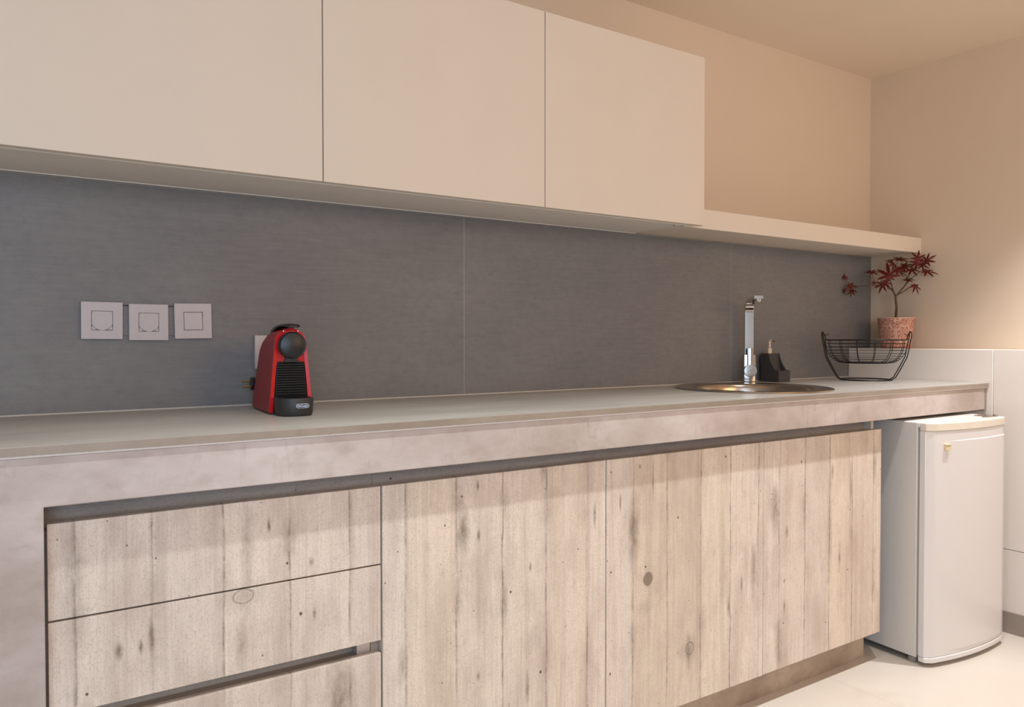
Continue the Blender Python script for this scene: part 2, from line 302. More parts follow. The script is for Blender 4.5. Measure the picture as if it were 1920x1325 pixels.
# ------------------------------------------------------------------ mesh helpers
class MB:
    def __init__(s): s.bm = bmesh.new()
    def box(s, a, b):
        a, b = Vector(a), Vector(b)
        vs = [s.bm.verts.new((x, y, z)) for x in (a.x, b.x) for y in (a.y, b.y) for z in (a.z, b.z)]
        for f in ((0, 1, 3, 2), (4, 6, 7, 5), (0, 4, 5, 1), (2, 3, 7, 6), (0, 2, 6, 4), (1, 5, 7, 3)):
            s.bm.faces.new([vs[i] for i in f])
        return s
    def loft(s, rings, caps=True, closed=False):
        R = [[s.bm.verts.new(p) for p in r] for r in rings]; n = len(R[0])
        pairs = list(zip(R, R[1:])) + ([(R[-1], R[0])] if closed else [])
        for A, B in pairs:
            for i in range(n):
                j = (i+1) % n
                s.bm.faces.new((A[i], A[j], B[j], B[i]))
        if caps and not closed:
            s.bm.faces.new(list(reversed(R[0]))); s.bm.faces.new(R[-1])
        return s
    def prism(s, poly, axis, a, b):
        """polygon (2D) extruded along axis from a to b"""
        def mk(p, h):
            if axis == 0: return (h, p[0], p[1])
            if axis == 1: return (p[0], h, p[1])
            return (p[0], p[1], h)
        return s.loft([[mk(p, a) for p in poly], [mk(p, b) for p in poly]])
    def tube(s, pts, rad, n=8, closed=False, caps=True):
        pts = [Vector(p) for p in pts]; N = len(pts)
        rads = rad if isinstance(rad, (list, tuple)) else [rad]*N
        rings = []; prev = None
        for i, p in enumerate(pts):
            a = pts[(i-1) % N] if (closed or i > 0) else p; b = pts[(i+1) % N] if (closed or i < N-1) else p
            d = (b-a).normalized()
            if prev is None:
                prev = d.orthogonal().normalized()
            prev = (prev - d*prev.dot(d)).normalized(); q = d.cross(prev)
            rings.append([p + (prev*math.cos(2*PI*k/n) + q*math.sin(2*PI*k/n))*rads[i] for k in range(n)])
        return s.loft(rings, caps, closed)
    def lathe(s, prof, n=32, c=(0, 0)):
        """profile of (r, z), closed at ends when r == 0"""
        R = []
        for r, z in prof:
            if r <= 1e-6: R.append([s.bm.verts.new((c[0], c[1], z))])
            else: R.append([s.bm.verts.new((c[0]+r*math.cos(2*PI*k/n), c[1]+r*math.sin(2*PI*k/n), z)) for k in range(n)])
        for A, B in zip(R, R[1:]):
            for i in range(n):
                j = (i+1) % n
                if len(A) == 1 and len(B) == 1: continue
                if len(A) == 1: s.bm.faces.new((A[0], B[j], B[i]))
                elif len(B) == 1: s.bm.faces.new((A[i], A[j], B[0]))
                else: s.bm.faces.new((A[i], A[j], B[j], B[i]))
        return s
    def build(s, name, mat, parent=None, bevel=0.0, smooth=False, seg=2, loc=None, rot=None):
        bmesh.ops.recalc_face_normals(s.bm, faces=s.bm.faces)
        me = bpy.data.meshes.new(name); s.bm.to_mesh(me); s.bm.free()
        me.materials.append(mat)
        o = bpy.data.objects.new(name, me); C.objects.link(o)
        if smooth:
            for p in me.polygons: p.use_smooth = True
            try: me.set_sharp_from_angle(angle=math.radians(38))
            except Exception: pass
        if bevel:
            md = o.modifiers.new('bevel', 'BEVEL'); md.width = bevel; md.segments = seg; md.limit_method = 'ANGLE'
            md.angle_limit = math.radians(35)
            for p in me.polygons: p.use_smooth = True
            try: me.set_sharp_from_angle(angle=math.radians(38))
            except Exception: pass
            md.harden_normals = False
        if parent: o.parent = parent
        if loc: o.location = loc
        if rot: o.rotation_euler = rot
        return o
def bx(a, b): return MB().box(a, b)
def tag(o, label, cat, group=None):
    o['label'] = label; o['category'] = cat
    if group: o['group'] = group
    return o
def thing(name, label, cat, loc=(0, 0, 0), rz=0, group=None):
    o = bpy.data.objects.new(name, None); o.empty_display_size = 0.05; C.objects.link(o)
    o.location = loc; o.rotation_euler = (0, 0, rz)
    return tag(o, label, cat, group)
def struct(o): o['kind'] = 'structure'; return o
def arc(cx, cy, r, a0, a1, n):
    return [(cx+r*math.cos(math.radians(a0+(a1-a0)*i/n)), cy+r*math.sin(math.radians(a0+(a1-a0)*i/n))) for i in range(n+1)]
def rrect(x0, y0, x1, y1, r, n=5):
    return arc(x1-r, y1-r, r, 0, 90, n)+arc(x0+r, y1-r, r, 90, 180, n)+arc(x0+r, y0+r, r, 180, 270, n)+arc(x1-r, y0+r, r, 270, 360, n)
def text_mesh(name, body, size, mat, parent, loc, rot, extrude=0.0002, sx=1.0, bold=0.0):
    cu = bpy.data.curves.new(name, 'FONT'); cu.body = body; cu.size = size; cu.extrude = extrude; cu.offset = bold
    cu.align_x = 'CENTER'; cu.align_y = 'CENTER'
    tmp = bpy.data.objects.new(name+'_c', cu); C.objects.link(tmp)
    dg = bpy.context.evaluated_depsgraph_get(); me = bpy.data.meshes.new_from_object(tmp.evaluated_get(dg))
    bpy.data.objects.remove(tmp); me.materials.clear(); me.materials.append(mat)
    o = bpy.data.objects.new(name, me); C.objects.link(o); o.parent = parent; o.location = loc; o.rotation_euler = rot; o.scale = (sx, 1, 1)
    return o

# ------------------------------------------------------------------ room shell
XW, YF = -4.7, -4.25
struct(bx((XW-0.1, 0, -0.1), (0.1, 0.1, ZC+0.1)).build('wall_back', M['paint']))
struct(bx((0, YF, -0.1), (0.1, 0, ZC+0.1)).build('wall_right', M['paint']))
struct(bx((XW-0.1, YF, -0.1), (XW, 0, ZC+0.1)).build('wall_left', M['paint_far']))
struct(bx((XW-0.1, YF-0.1, -0.1), (0.1, YF, ZC+0.1)).build('wall_front', M['paint_far']))
struct(bx((XW, YF, -0.1), (0, 0, 0)).build('floor', M['floor']))
struct(bx((XW, YF, ZC), (0, 0, ZC+0.1)).build('ceiling', M['ceiling']))
ZT, ZUB = 0.90, 1.4176
# dark tiles of the splashback, standing behind the worktop
TX = [-4.38, -3.2205, -2.0647, -0.9098]
k = 1
for i, x in enumerate(TX):
    x1 = TX[i+1]-0.0016 if i < 3 else -0.0006
    struct(bx((x, -0.009, ZT+0.0015), (x1, -0.0005, ZUB-0.001)).build('trim_%d' % k, M['tile'])); k += 1
for x in TX[1:]:
    struct(bx((x-0.0015, -0.0085, ZT+0.0016), (x-0.0001, -0.0006, ZUB-0.0012)).build('trim_%d' % k, M['caulk'])); k += 1
# pale tiled ledge along the right wall
ZL = 1.0227; XL_ = -0.165; YJ = -0.5885
for (ya, yb) in ((-0.0005, YJ+0.0008), (YJ-0.0008, -1.75), (-1.7516, -2.95), (-2.9516, YF)):
    for (za, zb) in ((0.0, 0.3), (0.3012, ZL)):
        ya2 = ya if ya > -0.01 else ya
        struct(bx((XL_, yb, za), (-0.0005, -0.0105 if ya > -0.01 else ya, zb)).build('trim_%d' % k, M['wain'], bevel=0.0012, seg=1)); k += 1
struct(bx((XL_-0.008, YF, 0.0), (XL_-0.0003, -0.01, 0.077)).build('baseboard_right', M['base'], bevel=0.001, seg=1))
# sealant bead between worktop and tiles
struct(bx((-3.31, -0.0135, ZT), (XL_-0.001, -0.0092, ZT+0.0030)).build('trim_%d' % k, M['caulk'])); k += 1

# ------------------------------------------------------------------ worktop
YA, YC, ZAP, ZS = -0.5700, -0.5742, 0.8033, 0.886
XLEG, XEND = -3.1468, -3.31
SK = (-1.13, -0.285)
ct = thing('worktop', 'long grey worktop with a rough pale plaster front edge and plaster panel at its left', 'worktop', (XEND, YA, 0))
def L(p): return (p[0]-XEND, p[1]-YA, p[2])
def Lb(a, b): return bx(L(a), L(b))
# slab with a round opening for the sink
bm = bmesh.new()
NS = 48; hr = 0.215
outer = [(XEND, YC), (XL_-0.001, YC), (XL_-0.001, -0.0095), (XEND, -0.0095)]
ov = [bm.verts.new(L((x, y, ZT))) for x, y in outer]
iv = [bm.verts.new(L((SK[0]+hr*math.cos(2*PI*i/NS), SK[1]+hr*math.sin(2*PI*i/NS), ZT))) for i in range(NS)]
ed = [bm.edges.new((ov[i], ov[(i+1) % 4])) for i in range(4)] + [bm.edges.new((iv[i], iv[(i+1) % NS])) for i in range(NS)]
bmesh.ops.triangle_fill(bm, edges=ed, use_beauty=True)
g = bmesh.ops.extrude_face_region(bm, geom=bm.faces[:])
bmesh.ops.translate(bm, vec=(0, 0, -(ZT-ZS)), verts=[v for v in g['geom'] if isinstance(v, bmesh.types.BMVert)])
mb = MB(); mb.bm.free(); mb.bm = bm
mb.build('slab', M['counter'], ct)
Lb((XEND, YC-0.0012, ZS+0.0003), (XL_-0.001, YC-0.0001, ZT-0.0006)).build('slab_edge', M['edge'], ct)
Lb((XEND+0.0005, YA-0.0004, ZS-0.0036), (XL_-0.002, YA+0.03, ZS-0.0003)).build('chipped_edge_line', M['cream_line'], ct)
# plaster front: apron and left panel in one unbroken skin
pf = [(XEND+0.0005, 0.0), (XLEG, 0.0), (XLEG, ZAP), (XL_-0.022, ZAP), (XL_-0.022, ZS-0.0038), (XEND+0.0005, ZS-0.0038)]
MB().prism([(x-XEND, z) for x, z in pf], 1, 0.0, 0.030).build('plaster_front', M['plaster'], ct, bevel=0.0015)
Lb((XL_-0.0215, YA+0.002, ZAP-0.004), (XL_-0.0015, -0.535, ZS-0.003)).build('end_return', M['edge'], ct, bevel=0.001)
Lb((XEND, YA+0.0301, 0.0), (XLEG, -0.0095, ZS-0.0005)).build('side_panel', M['plaster'], ct, bevel=0.0015)

# ------------------------------------------------------------------ base cabinets
YD, TH, ZDT, ZDB = -0.5366, 0.018, 0.7696, 0.100
YB = YD+TH+0.0008
def carcass(name, label, cat, xa, xb, grp):
    t_ = thing(name, label, cat, (xa, YB, 0.1), 0, grp)
    wd_ = xb-xa; q = 0.016; mbd = MB()       # hollow box: floor, sides, back, front rails
    mbd.box((0, 0, 0), (wd_, 0.50, q)).box((0, 0, q), (q, 0.50, 0.655)).box((wd_-q, 0, q), (wd_, 0.50, 0.655))
    mbd.box((0, 0.028, 0.655), (q, 0.50, 0.70)).box((wd_-q, 0.028, 0.655), (wd_, 0.50, 0.70))
    mbd.box((q, 0.49, q), (wd_-q, 0.50, 0.70)).box((q, 0.0, 0.60), (wd_-q, 0.02, 0.655)).box((q, 0.028, 0.64), (wd_-q, 0.034, 0.70))
    bmesh.ops.remove_doubles(mbd.bm, verts=mbd.bm.verts, dist=1e-6)
    mbd.build('body', M['wood_h'], t_)
    return t_
G = 0.0016
dc = thing('drawer_cabinet', 'low cabinet with wide plank-pattern drawers at the left end under the worktop', 'drawer cabinet', (XLEG+0.001, YB, 0.1))
x_a, x_b = XLEG+0.001, -2.5655
wd = x_b-x_a
mb = MB(); mb.box((0, 0.028, 0.0), (wd-0.0008, 0.50, 0.70)); mb.box((0, 0, 0), (0.016, 0.028, 0.655)); mb.box((wd-0.0168, 0, 0), (wd-0.0008, 0.028, 0.655))
mb.box((0.016, 0, 0.36), (wd-0.0168, 0.027, 0.655)); mb.box((0.016, 0, 0.0), (wd-0.0168, 0.027, 0.33))
mb.build('body', M['wood_h'], dc)
for (za, zb) in ((0.6123+G, ZDT), (0.4593, 0.6123-G), (0.27+G, 0.434), (0.1, 0.27-G)):
    d = bx((0.0045, -TH-0.0006, za-0.1), (wd-G-0.0008, -0.0006, zb-0.1)).build('drawer', M['wood_drawer'], dc, bevel=0.0007, seg=1)
bx((wd-0.046, 0.001, 0.325), (wd-0.018, 0.0265, 0.365)).build('metal_rail', M['aluminium'], dc)
doors = [('wood_a', -2.5655, -1.976, 'plank-pattern base cabinet right of the drawers, with a long stain near its left side'),
         ('wood_b', -1.976, -1.3868, 'plank-pattern base cabinet with an oval grey knot, second cabinet from the fridge'),
         ('wood_c', -1.3868, -0.7926, 'plank-pattern base cabinet beside the fridge, last of the row')]
for i, (mt, xa, xb, lb) in enumerate(doors):
    xe = xb-0.0008 if i < 2 else -0.806
    t_ = carcass('base_cabinet', lb, 'cabinet', xa, xe, 'plank-pattern base cabinets')
    off = -0.0012 if i == 2 else 0
    bx((G, -TH-0.0006+(0.0015 if i == 2 else 0), 0.0), (xb-xa-G, -0.0006, ZDT-0.1+off)).build('door', M[mt], t_, bevel=0.0007, seg=1)
    if i == 2:
        bx((xe-xa-0.014, 0.004, 0.6555), (xe-xa-0.0005, 0.0275, 0.7)).build('side_panel_edge', M['ivory'], t_)
tag(bx((0, 0, 0), (-0.801-XLEG-0.002, 0.012, 0.0995)).build('plinth', M['plinth'], loc=(XLEG+0.001, -0.4835, 0)),
    'long grey-brown plinth board set back under the plank-pattern cabinets', 'plinth')
bpy.data.objects['plinth'].location = (XLEG+0.001, -0.4835, 0)

# ------------------------------------------------------------------ wall cabinets and shelf
YU, ZUT = -0.2783, 1.94
wc = [(-3.31, -2.5881, 'cream handleless wall cabinet at the left, the widest of the three'),
      (-2.5881, -1.9708, 'cream handleless wall cabinet in the middle of the three'),
      (-1.9708, -1.3522, 'cream handleless wall cabinet at the right, next to the open shelf')]
for i, (xa, xb, lb) in enumerate(wc):
    xe = xb-0.0005 if i < 2 else -1.392
    t_ = thing('wall_cabinet', lb, 'cabinet', (xa, 0, ZUB), 0, 'cream wall cabinets')
    mb = MB(); mb.box((0, YU+0.0195, 0.0045), (xe-xa, -0.0006, ZUT-ZUB-0.001)); mb.box((0, YU+0.034, 0.0005), (xe-xa, YU+0.0375, 0.0046))
    mb.box((0, -0.008, 0.0022), (xe-xa, -0.0006, 0.0046))
    mb.build('body', M['cab_under'], t_)
    bx((0.0013, YU, 0), (xb-xa-0.0013, YU+0.0185, ZUT-ZUB)).build('door', M['cab'], t_, bevel=0.0007, seg=1)
    if i == 2:
        MB().lathe([(0, 0.004), (0.006, 0.004), (0.006, 0.0), (0, 0.0)], 12).build('hinge_cap', M['sw'], t_, loc=(xe-xa-0.03, YU+0.06, 0.0))
mb = MB(); mb.box((0, 0, 0), (1.3905, 0.018, 0.0625)); mb.box((0, 0.0181, 0.0035), (1.3905, 0.2296, 0.0625))
sh = mb.build('floating_shelf', M['cab'], bevel=0.0007, seg=1, loc=(-1.391, -0.2302, ZUB))
tag(sh, 'cream floating shelf running from the wall cabinets to the right wall', 'shelf')

# ------------------------------------------------------------------ sockets and switch
def plate(name, label, cx, cz, rz, kind, grp, cat):
    t_ = thing(name, label, cat, (cx, -0.0115, cz), 0, grp); t_.rotation_euler = (0, rz, 0)
    h = 0.0412
    mb = MB(); hi = 0.0215
    # frame with a square opening
    for a, b in (((-h, -h), (h, -hi)), ((-h, hi), (h, h)), ((-h, -hi), (-hi, hi)), ((hi, -hi), (h, hi))):
        mb.box((a[0], -0.0085, a[1]), (b[0], 0.0, b[1]))
    bmesh.ops.remove_doubles(mb.bm, verts=mb.bm.verts, dist=1e-6)
    mb.build('frame', M['sw'], t_)
    bx((-hi-0.001, -0.003, -hi-0.001), (hi+0.001, 0.0, hi+0.001)).build('recess', M['dark'], t_)
    if kind == 'socket':
        # corner pieces and round lid with straight top
        q = 0.0206; rr_ = 0.0226
        z0 = -math.sqrt(rr_*rr_-q*q)+0.0012; am = math.asin(q/rr_)
        pts = [(-q, q), (-q, z0)]+[(rr_*math.sin(-am+2*am*i/20), 0.0012-rr_*math.cos(-am+2*am*i/20)) for i in range(1, 20)]+[(q, z0), (q, q)]
        MB().prism(pts, 1, -0.0092, -0.003).build('socket_lid', M['sw'], t_, bevel=0.0003, seg=1)
        for s in (-1, 1):
            c = [(s*q, -q)]+[(s*(rr_+0.0006)*math.sin(am*(1-i/8*0.72)), 0.0012-(rr_+0.0006)*math.cos(am*(1-i/8*0.72))) for i in range(0, 9)]
            c = [p_ for p_ in c if abs(p_[0]) <= q+1e-6 and p_[1] >= -q-1e-6]
            MB().prism(c, 1, -0.0082, -0.003).build('corner_insert', M['sw'], t_)
            MB().lathe([(0, 0.0006), (0.0012, 0.0006), (0.0012, 0), (0, 0)], 8).build('hinge_dot', M['gasket'], t_, loc=(s*0.0178, -0.0093, 0.0178), rot=(PI/2, 0, 0))
    else:
        q = 0.0204
        mb = MB(); mb.loft([[(-q, -0.003, -q), (q, -0.003, -q), (q, -0.003, q), (-q, -0.003, q)], [(-q, -0.0100, -q), (q, -0.0100, -q), (q, -0.0078, q), (-q, -0.0078, q)]])
        mb.build('rocker', M['sw'], t_, bevel=0.0006)
    return t_
SG = 'row of white wall plates'
plate('wall_socket', 'white square socket with closed lid, leftmost of the three wall plates', -3.0060, 1.1053, 0.006, 'socket', None, 'socket')
plate('wall_socket', 'white square socket with closed lid, middle and lowest of the three wall plates', -2.9103, 1.1026, 0.0, 'socket', None, 'socket')
plate('light_switch', 'white square rocker switch, rightmost of the three wall plates', -2.8138, 1.1065, -0.015, 'switch', None, 'switch')
plate('wall_socket', 'white wall plate half hidden behind the red coffee machine', -2.6290, 1.0315, 0.0, 'switch', None, 'socket')
mb = MB(); mb.box((-0.125, -0.0018, -0.0335), (0.125, 0.0, 0.0330)); o = mb.build('mounting_strip', M['tile'], loc=(-2.91, -0.0092, 1.1060))
tag(o, 'grey strip of cut tile behind the three white wall plates', 'wall panel')
mb = MB(); mb.box((-0.125, -0.0021, 0.0331), (0.125, 0.0, 0.0352)); mb.build('top_groove', M['dark'], o)
mb = MB(); mb.box((-0.125, -0.0019, -0.0341), (0.125, 0.0, -0.0336)); mb.build('bottom_groove', M['dark'], o)

# ------------------------------------------------------------------ coffee machine
cmx = thing('coffee_machine', 'small red and black capsule coffee machine standing on the worktop', 'coffee machine', (-2.667, -0.283, ZT), math.radians(-5.0))
cmx.scale = (1.0, 1.0, 0.955)
W0 = 0.0465
def shell_ring(y, sz=1.0, top=0.197, inset=0.0, zb=0.004):
    # arch outline: wide foot, slightly leaning sides, round top
    zt = top*sz; r = 0.0335-inset; n = 14
    zc = zt-r-0.0
    pts = [(-(W0-inset), y, zb), ]
    for i in range(1, 5):
        f = i/5; zz = zb+(zc-zb)*f; pts.append((-((W0-inset)+(r-(W0-inset))*f**1.15), y, zz))
    for i in range(n+1):
        a = PI - PI*i/n; pts.append((r*math.cos(a), y, zc+r*math.sin(a)*0.98))
    for i in range(4, 0, -1):
        f = i/5; zz = zb+(zc-zb)*f; pts.append((((W0-inset)+(r-(W0-inset))*f**1.15), y, zz))
    pts.append(((W0-inset), y, zb))
    return pts
def ringshift(r, d): return [(p[0], p[1]+d, p[2]) for p in r]
rings = []
for y, top in ((0.004, 0.1968), (0.03, 0.1970), (0.08, 0.1955), (0.12, 0.191), (0.15, 0.182), (0.168, 0.170), (0.178, 0.156)):
    rings.append(shell_ring(y, 1, top, 0.0))
rings.append([(p[0]*0.93, 0.183, 0.004+(p[2]-0.004)*0.95) for p in rings[-1]])
# lean of the back edge: lower part reaches farther back
for r in rings[3:]:
    for i, p in enumerate(r):
        k_ = max(0, 1-p[2]/0.16); r[i] = (p[0], p[1]+0.016*k_*((p[1]-0.1)/0.08 if p[1] > 0.1 else 0), p[2])
MB().loft(rings).build('shell', M['redside'], cmx, smooth=True)
# bright red front frame: an arch band round the black front
outer = shell_ring(0.0, 1, 0.1974, 0.0); inner = shell_ring(0.0, 1, 0.1925, 0.0075, 0.004)
bmf = MB(); 
def band(o1, i1, y0, y1):
    A = [bmf.bm.verts.new((p[0], y0, p[2])) for p in o1]; B = [bmf.bm.verts.new((p[0], y0+0.001, p[2])) for p in i1]
    A2 = [bmf.bm.verts.new((p[0], y1, p[2])) for p in o1]; B2 = [bmf.bm.verts.new((p[0], y1, p[2])) for p in i1]
    n = len(A)
    for i in range(n-1):
        bmf.bm.faces.new((A[i], A[i+1], B[i+1], B[i])); bmf.bm.faces.new((A2[i+1], A2[i], B2[i], B2[i+1]))
        bmf.bm.faces.new((A[i+1], A[i], A2[i], A2[i+1])); bmf.bm.faces.new((B[i], B[i+1], B2[i+1], B2[i]))
    for i in (0, n-1):
        bmf.bm.faces.new((A[i], B[i], B2[i], A2[i]))
band(outer, inner, -0.006, 0.0035)
bmf.build('front_frame', M['red'], cmx, smooth=True)
# red shoulders between brew head and grille
mb = MB()
ri = shell_ring(0.0, 1, 0.1925, 0.0074, 0.112)
mb.prism([(p[0], p[2]) for p in ri], 1, -0.0030, 0.003)
mb.build('face_plate', M['red'], cmx)
# black grille panel
gp = [(-0.0345, 0.036), (0.0345, 0.036), (0.0300, 0.116), (0.0275, 0.1205), (-0.0275, 0.1205), (-0.0300, 0.116)]
gr = MB().prism(gp, 1, -0.0048, 0.003).build('grille', M['black'], cmx, bevel=0.001)
mb = MB()
for i in range(14):
    z = 0.041+i*0.0056; f = (z-0.036)/0.08; hw = 0.0330-0.0045*f
    mb.prism([(-0.0050, z), (-0.0082, z+0.0007), (-0.0082, z+0.0021), (-0.0050, z+0.0040)], 0, -hw, hw)
mb.build('ribs', M['blackgloss'], gr)
mb = MB(); mb.prism([(-0.016, 0.118), (0.016, 0.118), (0.013, 0.130), (-0.013, 0.130)], 1, -0.012, 0.002); mb.build('outlet', M['black'], cmx, bevel=0.001)
# round brew head
mb = MB(); mb.lathe([(0, 0), (0.0300, 0), (0.0306, 0.006), (0.0300, 0.016), (0.0285, 0.0175), (0.0272, 0.0172), (0.0268, 0.0190), (0.0258, 0.0196), (0, 0.0197)], 48)
mb.build('brew_head', M['black'], cmx, smooth=True, loc=(0.001, -0.003, 0.1575), rot=(PI/2, 0, 0))
# lever on top
prof = [(-0.028, 0.2005, 0.010, 0.003), (-0.022, 0.2032, 0.017, 0.0035), (-0.005, 0.2052, 0.0195, 0.004), (0.02, 0.2050, 0.0195, 0.0045), (0.05, 0.2035, 0.0195, 0.006), (0.08, 0.1995, 0.020, 0.009), (0.108, 0.1925, 0.021, 0.010), (0.118, 0.1885, 0.0195, 0.008)]
mb = MB(); mb.loft([[(-w_, y, z-h_), (-w_*0.92, y, z), (-w_*0.4, y, z+0.0016), (w_*0.4, y, z+0.0016), (w_*0.92, y, z), (w_, y, z-h_)] for y, z, w_, h_ in prof])
mb.build('lever', M['black'], cmx, smooth=True)
for s in (-1, 1):
    MB().lathe([(0, 0.002), (0.0018, 0.0015), (0.002, 0), (0, 0)], 10).build('hinge_pin', M['chrome'], cmx, loc=(s*0.0155, -0.0075, 0.1925-0.003), rot=(PI/2, 0, 0))
# drip tray: half round drum
TW = 0.0375
dt = [(-TW, 0.0)]+[(-TW, -0.035)]+[(TW*math.cos(math.radians(a)), -0.045+0.030*math.sin(math.radians(a))) for a in range(190, 351, 10)]+[(TW, -0.035), (TW, 0.0)]
trp = MB(); trp.loft([[(x*0.93, y*0.95, 0.001) for x, y in dt], [(x*0.99, y, 0.008) for x, y in dt], [(x, y, 0.022) for x, y in dt], [(x*1.02, y*1.01, 0.036) for x, y in dt], [(x*1.015, y, 0.0395) for x, y in dt]])
tr = trp.build('drip_tray', M['tray'], cmx, smooth=True)
mb = MB()
for i in range(7):
    y = -0.012-i*0.008; hw = 0.034 if y > -0.05 else 0.026
    mb.box((-hw, y-0.002, 0.0395), (hw, y+0.002, 0.0408))
mb.build('tray_grid', M['blackgloss'], tr)
# badge on the tray front
bl = (0.008, -0.0765, 0.0235)
op = [(x, z) for x, z in rrect(-0.0135, -0.0046, 0.0135, 0.0046, 0.0045, 6)]; ip = [(x, z) for x, z in rrect(-0.0126, -0.0037, 0.0126, 0.0037, 0.0036, 6)]
bd = MB().prism(op, 1, -0.0004, 0.004).build('badge', M['print'], tr, loc=bl)
nf = MB().prism(ip, 1, -0.0008, 0.001).build('badge_field', M['navy'], tr, loc=bl)
text_mesh('badge_lettering', "De'Longhi", 0.0052, M['print'], tr, (bl[0], bl[1]-0.0010, bl[2]), (PI/2, 0, 0), 0.0001, 1.0, 0.00012)
bx((-0.040, 0.0, 0), (0.040, 0.185, 0.0045)).build('base', M['black'], cmx)
# mains cable hanging behind with its plug
cable = MB().tube([(0.0, 0.185, 0.03), (0.0, 0.215, 0.028), (-0.015, 0.226, 0.035), (-0.022, 0.228, 0.05), (-0.026, 0.226, 0.066)], 0.0032, 8).build('power_cable', M['black'], cmx, smooth=True)
plug = MB().tube([(-0.022, 0.222, 0.058), (-0.026, 0.222, 0.058), (-0.036, 0.222, 0.058), (-0.044, 0.222, 0.058)], [0.008, 0.0125, 0.0165, 0.0165], 16).build('plug', M['black'], cable, smooth=True)
pinm = MB()
for s in (-1, 1):
    pinm.tube([(-0.043, 0.222+s*0.005, 0.058+s*0.0066), (-0.0640, 0.222+s*0.005, 0.058+s*0.0066)], 0.0023, 8)
o = pinm.build('plug_pins', M['brass'], cable, smooth=True)

# ------------------------------------------------------------------ sink
sk = thing('round_sink', 'round inset stainless steel sink in the worktop', 'sink', (SK[0], SK[1], ZT))
R0 = 0.253; 
mb = MB(); mb.lathe([(0.2100, 0.0004), (R0-0.001, 0.0003), (R0, 0.0010), (R0-0.001, 0.0040), (R0-0.006, 0.0052), (R0-0.014, 0.0040), (0.212, 0.0034), (0.204, 0.0044), (0.197, 0.0034), (0.191, -0.002), (0.188, -0.012), (0.185, -0.04), (0.178, -0.11), (0.165, -0.137), (0.12, -0.148), (0.045, -0.151), (0.043, -0.154), (0.0, -0.155)], 72)
mb.build('bowl', M['steel'], sk, smooth=True)
mb = MB(); mb.lathe([(0, -0.1535), (0.038, -0.1535), (0.040, -0.1515), (0.036, -0.150), (0.01, -0.1505), (0.009, -0.146), (0, -0.145)], 32); mb.build('drain', M['chrome'], sk, smooth=True)
mb = MB(); mb.lathe([(0, 0.0052), (0.010, 0.0050), (0.0125, 0.0042), (0.013, 0.0035), (0, 0.0035)], 20, (-0.232*0.92, 0.0)); mb.build('overflow_knob', M['chrome'], sk, smooth=True)

# ------------------------------------------------------------------ faucet
fa = thing('faucet', 'tall square chrome mixer tap standing behind the round sink', 'faucet', (-0.885, -0.070, ZT), math.radians(-38.5))
MB().lathe([(0, 0), (0.027, 0), (0.027, 0.003), (0.0, 0.004)], 32).build('base_ring', M['chrome'], fa, smooth=True)
def sq(w, d, z0, z1, cy=0): return bx((-w/2, cy-d/2, z0), (w/2, cy+d/2, z1))
MB().prism(rrect(-0.0208, -0.020, 0.0208, 0.020, 0.0025, 3), 2, 0.004, 0.104).build('body', M['chrome'], fa, bevel=0.0006)
# spout: flat bar going up, bending and reaching over the bowl
path = [(0.0, 0.09), (0.0, 0.15), (0.0, 0.20), (0.0, 0.258)]
for i in range(1, 10):
    a = math.radians(i*9.5); path.append((-0.045*(1-math.cos(a)), 0.258+0.045*math.sin(a)))
path += [(-0.085, path[-1][1]+0.003), (-0.155, path[-1][1]+0.006)]
rg = []
for i, (y, z) in enumerate(path):
    a = path[max(0, i-1)]; b = path[min(len(path)-1, i+1)]
    d = Vector((b[0]-a[0], b[1]-a[1])).normalized(); n_ = Vector((-d.y, d.x)); h_ = 0.0070 if z < 0.258 else 0.0055
    rg.append([(-0.0158, y-n_.x*h_, z-n_.y*h_), (0.0158, y-n_.x*h_, z-n_.y*h_), (0.0158, y+n_.x*h_, z+n_.y*h_), (-0.0158, y+n_.x*h_, z+n_.y*h_)])
spt = MB().loft(rg).build('spout', M['chrome'], fa, bevel=0.0010)
ze = path[-1][1]
MB().lathe([(0, -0.012), (0.0095, -0.012), (0.011, -0.010), (0.011, 0.0), (0, 0)], 24).build('aerator', M['chrome'], spt, smooth=True, loc=(0, -0.140, ze-0.004))
# lever bar and round cap
MB().lathe([(0, 0), (0.022, 0), (0.0235, 0.002), (0.0235, 0.014), (0.0225, 0.0155), (0, 0.0158)], 40).build('handle_cap', M['chrome'], fa, smooth=True, loc=(0.0, -0.0205, 0.046), rot=(PI/2, 0, 0))
lv = MB().prism(rrect(-0.0095, -0.036, 0.0095, -0.026, 0.002, 3), 2, 0.062, 0.128).build('lever', M['chrome'], fa, bevel=0.0006)
# engraved mark on the cap: two slanting strokes and a small curve
mb = MB()
pts = [(-0.010, -0.006), (-0.004, -0.001), (0.001, 0.004), (0.003, 0.0045), (0.002, 0.001), (0.005, 0.003), (0.009, 0.0035), (0.010, 0.001)]
mb.tube([(x, -0.0365, 0.046+z) for x, z in pts], 0.0005, 6)
mb.tube([(0.003+0.0024*math.cos(a), -0.0365, 0.0385+0.0024*math.sin(a)) for a in [2*PI*i/10 for i in range(10)]], 0.00035, 5, closed=True)
mb.build('engraved_mark', M['dark'], fa)

# ------------------------------------------------------------------ soap dispenser
so = thing('soap_dispenser', 'charcoal soap dispenser with a cream pump and a scooped sponge holder, beside the tap', 'soap dispenser', (-0.767, -0.030, ZT)); so.scale = (1.12, 0.80, 1.0)
